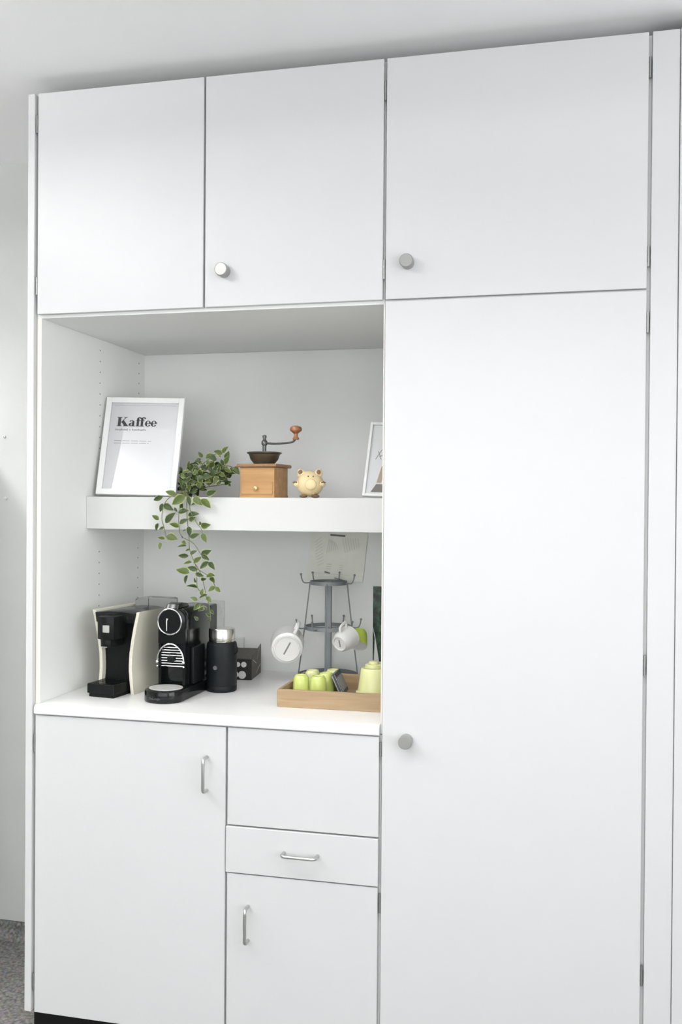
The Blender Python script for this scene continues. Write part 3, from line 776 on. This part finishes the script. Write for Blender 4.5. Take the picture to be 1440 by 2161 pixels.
def frame_from(axis, hdir, loc):
    """cup axis (foot to rim) and handle direction to a matrix; loc = centre of the foot"""
    z = Vector(axis).normalized(); x = Vector(hdir); x = (x - z * x.dot(z)).normalized(); y = z.cross(x)
    return Matrix(((x.x, y.x, z.x, loc[0]), (x.y, y.y, z.y, loc[1]), (x.z, y.z, z.z, loc[2]), (0, 0, 0, 1)))
def hook_tip(adeg, dr=0.019, dz=0.0): a = R(adeg); return Vector((SX + (0.0715 + dr) * math.cos(a), SY + (0.0715 + dr) * math.sin(a), ZK + 0.163 + dz))
# large white mug, foot towards the room
cup('large white mug hanging foot-first on the left of the mug stand', 'porcelain', 0.0455, 0.0505, 0.080,
    frame_from((-0.265, 0.95, 0.09), (0.50, 0, 0.9), at(606, 1369, y=0.415)), 'cups hanging on the mug stand', 'mug', 'mug', w=0.026, rad=0.0052, stamp=0.020)
cup('small white cup hanging at the front right of the mug stand', 'porcelain', 0.027, 0.034, 0.056,
    frame_from((0.36, 0.86, 0.30), (0.02, 0.0, 1), at(716, 1359, y=0.430)), 'cups hanging on the mug stand', stamp=0.011, w=0.020, rad=0.0042)
cup('small lime green cup hanging behind the small white cup', 'lime_deep', 0.023, 0.028, 0.050,
    frame_from((0.03, -0.62, -0.78), (-0.7, 0.2, 0.3), at(759, 1332, y=0.555)), 'cups hanging on the mug stand', w=0.016, inner='porcelain', hmat='lime_deep')

# ------------------------------------------------------------------ wooden tray
TX0, TX1, TY0, TY1, TH = 0.558, 0.851, 0.135, 0.405, 0.046
O = ((TX0 + TX1) / 2, (TY0 + TY1) / 2, ZK)
t = thing('serving_tray', 'rectangular oak tray holding lime green cups on the worktop', 'tray', O, R(0.8))
hw, hd_ = (TX1 - TX0) / 2, (TY1 - TY0) / 2
obj('tray_side', box(nb(), -hw, hw, -hd_, -hd_ + 0.010, 0, TH, 0.001), 'oak', t)
obj('tray_side', box(nb(), -hw, hw, hd_ - 0.010, hd_, 0, TH, 0.001), 'oak', t)
obj('tray_side', box(nb(), -hw, -hw + 0.010, -hd_ + 0.010, hd_ - 0.010, 0, TH, 0.001), 'oak_y', t)
obj('tray_side', box(nb(), hw - 0.010, hw, -hd_ + 0.010, hd_ - 0.010, 0, TH, 0.001), 'oak_y', t)
obj('tray_bottom', box(nb(), -hw + 0.010, hw - 0.010, -hd_ + 0.010, hd_ - 0.010, 0.001, 0.009), 'oak', t)
ZTR = ZK + 0.0095

def inverted(x, y, rz, z=ZTR, h=0.06):
    return Matrix.Translation((x, y, z + h)) @ Matrix.Rotation(rz, 4, 'Z') @ Matrix.Rotation(math.pi, 4, 'X')
CUPS = [(636, 0.225, 'lime', 'lime green cup upside down at the front left corner of the oak tray'),
        (660, 0.303, 'lime_pale', 'lime green cup upside down behind the front left cup in the oak tray'),
        (672, 0.222, 'lime', 'lime green cup upside down in the front, second from the left in the tray'),
        (689, 0.275, 'lime', 'lime green cup upside down right behind the second front cup in the tray'),
        (704, 0.330, 'lime_pale', 'pale lime cup upside down at the back, just left of the dark sleeve')]
for u_, y_, mm, lab in CUPS:
    p_ = at(u_, 1430, y=y_)
    cup(lab, mm, 0.0200, 0.0232, 0.060, inverted(p_.x, y_, R(random.uniform(150, 210)), h=0.060), 'lime cups upside down in the oak tray', has_handle=False)
# slanted capsule sleeve
sv = thing('capsule_sleeve', 'slanted dark grey striped capsule sleeve leaning in the oak tray', 'sleeve')
obj('sleeve_body', box(nb(), -0.0055, 0.0055, -0.042, 0.042, 0, 0.062, 0.001), 'sleeve', sv)
b = nb()
for x0, x1 in ((-0.0048, -0.0022), (0.0036, 0.0046)):
    box(b, x0, x1, -0.0428, -0.0421, 0.002, 0.060); box(b, x0, x1, -0.041, 0.041, 0.0621, 0.0626)
for k in range(6): box(b, 0.0056, 0.0060, -0.038 + 0.013 * k, -0.030 + 0.013 * k, 0.010, 0.050)
obj('pale_stripes', b, 'sleeve_grey', sv)
p_ = at(722, 1459, y=0.24)
sv.matrix_world = Matrix.Translation((p_.x - 0.004, 0.29, ZTR + 0.004)) @ Matrix.Rotation(R(4), 4, 'Z') @ Matrix.Rotation(R(-25), 4, 'Y')
# big pale green bowl upside down
bw_ = thing('bowl', 'large pale green bowl upside down at the right end of the oak tray', 'bowl', (0.7938, 0.240, ZTR))
b = nb(); lathe(b, [(0, 0), (0.040, 0.0), (0.040, 0.018), (0.0468, 0.020), (0.0468, 0.0225), (0.0420, 0.026), (0.0405, 0.034), (0.0335, 0.082), (0.031, 0.0855), (0, 0.086)], n=40); obj('bowl_body', b, 'lime_pale', bw_, True)
b = nb(); lathe(b, [(0, 0.0862), (0.0225, 0.0862), (0.022, 0.094), (0.020, 0.096), (0, 0.096)], n=36); obj('foot_ring', b, 'lime_pale', bw_, True)
b = nb(); lathe(b, [(0, 0.0962), (0.0125, 0.0962), (0.012, 0.102), (0.0105, 0.1035), (0, 0.1035)], n=28); obj('base_knob', b, 'lime_pale', bw_, True)

# ------------------------------------------------------------------ things on the niche back wall
YBW = YB - 0.0006
nt_ = thing('wall_note', 'creased paper sheet with faint drawings taped above the mug stand', 'paper', (0.597, YBW - 0.001, 1.246))
b = nb(); NXg, NZg = 10, 10; vs = {}
for i in range(NXg + 1):
    for j in range(NZg + 1):
        x_ = -0.09 + 0.18 * i / NXg; z_ = 0.157 * j / NZg
        vs[i, j] = b.verts.new((x_ + 0.10 * (z_ - 0.08), -0.0016 - 0.0015 * math.sin(i * 1.7 + j * 0.6) - 0.004 * (1 - j / NZg) ** 2, z_ + 0.02 * x_ * -1))
for i in range(NXg):
    for j in range(NZg): b.faces.new((vs[i, j], vs[i + 1, j], vs[i + 1, j + 1], vs[i, j + 1]))
sh = obj('sheet', b, 'paper_note', nt_)
def skew(x, z): return (x + 0.10 * (z - 0.08), z - 0.02 * x)
b = nb()
def line(xa, za, xb, zb, w_=0.0009):
    a_, c_ = Vector(skew(xa, za)), Vector(skew(xb, zb)); n_ = Vector((-(c_ - a_).y, (c_ - a_).x)).normalized() * w_
    dep = lambda z_: -0.0040 - 0.004 * (1 - min(max(z_, 0), 0.157) / 0.157) ** 2
    b.faces.new([b.verts.new((q.x, dep(q.y), q.y)) for q in (a_ - n_, a_ + n_, c_ + n_, c_ - n_)])
for k in range(9): line(-0.075 + 0.002 * k, 0.118 - 0.009 * k, -0.055 + 0.002 * k, 0.136 - 0.010 * k, 0.0006)
for k in range(6): line(-0.03 + 0.004 * k, 0.13 - 0.002 * k, -0.034 + 0.007 * k, 0.085 + 0.003 * k, 0.0006)
for k in range(7): line(0.012 + 0.008 * k, 0.135, 0.026 + 0.007 * k, 0.088 + 0.003 * k, 0.0006)
for k in range(3): line(-0.030, 0.052 - 0.007 * k, -0.014, 0.051 - 0.007 * k, 0.0008); line(0.012, 0.050 - 0.006 * k, 0.024, 0.049 - 0.006 * k, 0.0008)
line(-0.078, 0.024, 0.05, 0.020, 0.0006)
obj('faint_drawing', b, 'note_line', sh)
b = nb(); line(-0.028, 0.143, 0.020, 0.141, 0.0026); line(-0.034, 0.028, -0.016, 0.024, 0.0022); line(0.0, 0.010, 0.03, 0.004, 0.0012); obj('printed_words', b, 'note_text', sh)
# dark green poster on the right
ps = thing('poster', 'dark green leafy poster on the niche back wall right of the mug stand', 'poster', (0.778, YBW - 0.002, 1.002))
obj('poster_sheet', box(nb(), -0.066, 0.066, -0.0015, 0.001, 0, 0.231), 'poster_green', ps)
obj('white_border', box(nb(), -0.072, -0.0662, -0.0017, 0.001, 0, 0.233), 'white_frame', ps)
b = nb(); prism(b, [(-0.066, 0.105), (-0.059, 0.080), (-0.046, 0.0), (-0.062, 0.0), (-0.060, 0.07)], -0.0022, -0.0017, 'y'); obj('white_corner', b, 'white_frame', ps)
# sockets
so = thing('wall_socket', 'white wall socket half hidden behind the black coffee machine', 'socket', (0.203, YBW, 1.125))
obj('cover_plate', box(nb(), -0.024, 0.024, -0.009, 0.0, -0.047, 0.050, 0.002, 2), 'plastic_white', so)
b = nb(); lathe(b, [(0, 0), (0.019, 0), (0.019, 0.003), (0.016, 0.003), (0.016, 0.0008), (0, 0.0008)], (0, -0.009, 0.02), 28, axis='y'); obj('socket_insert', b, 'plastic_white', so, True)
sw = thing('plug_adapter', 'white plug adapter on the wall behind the dark carton', 'adapter', (0.283, YBW, 1.030))
obj('adapter_body', box(nb(), -0.014, 0.014, -0.018, 0.0, -0.032, 0.030, 0.003, 2), 'plastic_white', sw)
b = nb(); tube(b, spline([(0, -0.014, -0.031), (0.002, -0.02, -0.05), (-0.004, -0.022, -0.0705), (-0.04, -0.024, -0.0705)], 5), 0.0025, 8); obj('cable', b, 'plastic_white', sw, True)
# wall plugs left of the cupboards
for u_, v_, lab in ((10, 922, 'upper small wall plug in the pale wall left of the cupboards'), (13, 1052, 'lower small wall plug in the pale wall left of the cupboards')):
    p_ = at(u_, v_, y=YP); b = nb()
    lathe(b, [(0, 0), (0.0050, 0), (0.0045, 0.005), (0.002, 0.006), (0.0018, 0.012), (0, 0.012)], (p_.x, YP, p_.z), 12, axis='y')
    tag(obj('wall_plug', b, 'plastic_white', smooth=True), lab, 'wall plug')

# ------------------------------------------------------------------ trailing plant
pl = thing('trailing_plant', 'artificial trailing vine with pale-edged leaves hanging over the shelf edge', 'plant', (0.25, 0.33, ZS))
PO = Vector((0.25, 0.33, ZS))
def zp(zx, zy, y): return at(300 + zx / 5.143, 900 + zy / 5.143, y=y) - PO
def leaf_mesh(seed, mdark):
    rnd = random.Random(seed)
    b = nb(); wd = rnd.uniform(0.27, 0.35); fold = rnd.uniform(0.05, 0.16); curl = rnd.uniform(0.03, 0.20)
    # rows along the leaf: (x along, half width)
    rows = [(0.0, 0.02), (0.12, 0.6), (0.32, 1.0), (0.58, 0.86), (0.80, 0.48), (1.0, 0.0)]
    def V(x, yv): return b.verts.new((x, yv * wd, abs(yv) * fold - curl * x * x))
    mid = [V(x, 0) for x, _ in rows]
    for s in (-1, 1):
        inn = [V(x, s * h_ * 0.80) if h_ > 0 else mid[i] for i, (x, h_) in enumerate(rows)]
        out = [V(x, s * h_) if h_ > 0 else mid[i] for i, (x, h_) in enumerate(rows)]
        for i in range(len(rows) - 1):
            last = i == len(rows) - 2
            f = [mid[i], mid[i + 1], inn[i]] if last else [mid[i], mid[i + 1], inn[i + 1], inn[i]]
            fc = b.faces.new(f if s > 0 else f[::-1]); fc.material_index = 0
            f = [inn[i], mid[i + 1], out[i]] if last else [inn[i], inn[i + 1], out[i + 1], out[i]]
            fc = b.faces.new(f if s > 0 else f[::-1]); fc.material_index = 1
    me = bpy.data.meshes.new('leaf'); b.to_mesh(me); b.free()
    me.materials.append(M[mdark]); me.materials.append(M['leaf_pale'])
    for p in me.polygons: p.use_smooth = True
    return me
LM = [leaf_mesh(i, 'leaf_dark' if i % 2 else 'leaf_mid') for i in range(8)]
LD = [leaf_mesh(20 + i, 'leaf_dark') for i in range(4)]
for me in LD: me.polygons.foreach_set('material_index', [0 if (k % 3) else p.material_index for k, p in enumerate(me.polygons)])
VIEW = -fw
def add_leaf(p, q, tilt=0.35, meshes=LM):
    """leaf from its base p to its tip q, its face turned roughly to the room"""
    me = random.choice(meshes)
    d_ = q - p; L = d_.length; x = d_.normalized()
    n_ = Vector((random.uniform(-tilt, tilt), -1 + random.uniform(-tilt, tilt), 0.45 + random.uniform(-tilt, tilt)))
    n_ = (n_ - x * n_.dot(x)).normalized(); y = n_.cross(x)
    o = bpy.data.objects.new('leaf', me); C.objects.link(o); o.parent = pl
    o.matrix_local = Matrix(((x.x * L, y.x * L, n_.x * L, p.x), (x.y * L, y.y * L, n_.y * L, p.y), (x.z * L, y.z * L, n_.z * L, p.z), (0, 0, 0, 1)))
YV = 0.236
stems = [
    [(470, 720, .34), (400, 735, .27), (300, 770, .240), (235, 860, .236), (215, 1000, .238), (240, 1100, .240), (262, 1205, .240)],
    [(560, 690, .36), (500, 735, .28), (485, 800, .244), (490, 1000, .236), (510, 1200, .238), (520, 1350, .240), (590, 1540, .242), (602, 1750, .244), (700, 1850, .246), (738, 2000, .246), (742, 2110, .246)],
    [(520, 700, .33), (440, 760, .25), (400, 950, .236), (402, 1090, .237), (430, 1190, .238), (560, 1270, .240), (640, 1390, .240), (722, 1455, .240)],
    [(590, 1540, .242), (740, 1640, .240), (797, 1745, .240)],
    [(600, 700, .34), (540, 760, .262), (520, 900, .236), (590, 1040, .236), (640, 1110, .237), (655, 1170, .238)],
    [(560, 1470, .240), (640, 1600, .244), (690, 1810, .244)],
    [(470, 715, .36), (600, 640, .37), (760, 520, .38), (900, 430, .38), (1000, 450, .38)],
    [(450, 725, .33), (520, 600, .36), (640, 430, .37), (760, 330, .37), (920, 230, .37)],
    [(560, 715, .40), (700, 660, .40), (820, 640, .40), (930, 620, .40)],
    [(430, 730, .34), (440, 600, .37), (480, 480, .38), (510, 390, .38)],
]
for s in stems:
    b = nb(); tube(b, spline([zp(a, c_, y_) for a, c_, y_ in s], 5), 0.0012, 6); obj('stem', b, 'stem', pl, True)
HANG = [(225, 765, 118, 800), (222, 835, 196, 930), (182, 1012, 108, 962), (176, 1050, 145, 1132), (240, 1092, 182, 1118), (247, 1222, 168, 1200), (265, 1188, 388, 1225),
        (252, 1045, 348, 930), (402, 1092, 298, 1055), (235, 850, 335, 905), (408, 1055, 502, 998), (500, 960, 612, 940), (512, 1020, 580, 985), (640, 1085, 738, 1068),
        (632, 1070, 625, 1030), (650, 1160, 697, 1258), (520, 1205, 618, 1165), (502, 1085, 522, 1195), (482, 1298, 378, 1300), (436, 1245, 478, 1278), (522, 1385, 598, 1345),
        (505, 1405, 388, 1405), (562, 1475, 642, 1415), (640, 1392, 748, 1345), (645, 1395, 722, 1445), (540, 1475, 448, 1488), (722, 1468, 622, 1545), (722, 1475, 788, 1545),
        (602, 1562, 488, 1525), (512, 1592, 368, 1545), (494, 1615, 455, 1708), (580, 1598, 668, 1625), (700, 1625, 788, 1612), (740, 1640, 788, 1695), (602, 1752, 482, 1715),
        (640, 1662, 695, 1655), (792, 1738, 716, 1790), (797, 1745, 850, 1800), (620, 1868, 708, 1825), (602, 1885, 518, 1852), (702, 1850, 752, 1905), (622, 1915, 560, 1995),
        (690, 1960, 600, 2000), (740, 1990, 780, 2040), (742, 2060, 690, 2025), (742, 2090, 700, 2115), (610, 2105, 565, 2060), (372, 742, 252, 702), (470, 760, 318, 845),
        (500, 760, 522, 858), (640, 790, 745, 885), (392, 935, 505, 905), (440, 835, 418, 935), (560, 770, 650, 850), (700, 740, 800, 700), (520, 1330, 470, 1350), (590, 1690, 560, 1640),
        (640, 1830, 660, 1760), (430, 1190, 445, 1215), (600, 1780, 580, 1800), (200, 1260, 188, 1335), (700, 1995, 660, 1940), (530, 860, 600, 830), (350, 880, 380, 930), (480, 1120, 440, 1130)]
for a, c_, e_, f_ in HANG:
    yb_ = YV - random.uniform(-0.002, 0.012)
    add_leaf(zp(a, c_, yb_ + 0.002), zp(e_, f_, yb_ - random.uniform(-0.003, 0.010)), 0.65)
OUT = [(870, 285, 932, 215), (872, 300, 778, 265), (655, 335, 612, 275), (690, 340, 780, 300), (895, 405, 945, 315), (1000, 440, 1058, 520), (895, 620, 962, 600), (955, 650, 940, 600),
       (640, 350, 560, 395), (510, 450, 508, 375), (440, 470, 385, 440), (960, 450, 1000, 500), (830, 300, 850, 330)]
for a, c_, e_, f_ in OUT: add_leaf(zp(a, c_, 0.37), zp(e_, f_, 0.362))
rnd = random.Random(11)
n = 0
while n < 205:
    t_ = rnd.random(); cx_ = 420 + 500 * t_; cz_ = 655 - 205 * t_
    dz = rnd.gauss(0, 80 - 20 * t_); dx = rnd.gauss(0, 40)
    zx, zy = cx_ + dx, cz_ + dz
    if not (385 < zx < 960 and 320 < zy < 752): continue
    if zx > 760 and zy > 600: continue
    if zy < 620 - (zx - 385) * 0.50 - 140: continue
    yy = rnd.uniform(0.285, 0.41)
    p_ = zp(zx, zy, yy)
    ang_ = rnd.uniform(0, 2 * math.pi); L = rnd.uniform(0.018, 0.027)
    q_ = p_ + Vector((math.cos(ang_), rnd.uniform(-0.6, 0.3), math.sin(ang_) * 0.8)).normalized() * L
    if q_.z < 0.002 or p_.z < 0.002: continue
    add_leaf(p_, q_, 0.9, LM if rnd.random() < 0.45 else LD); n += 1
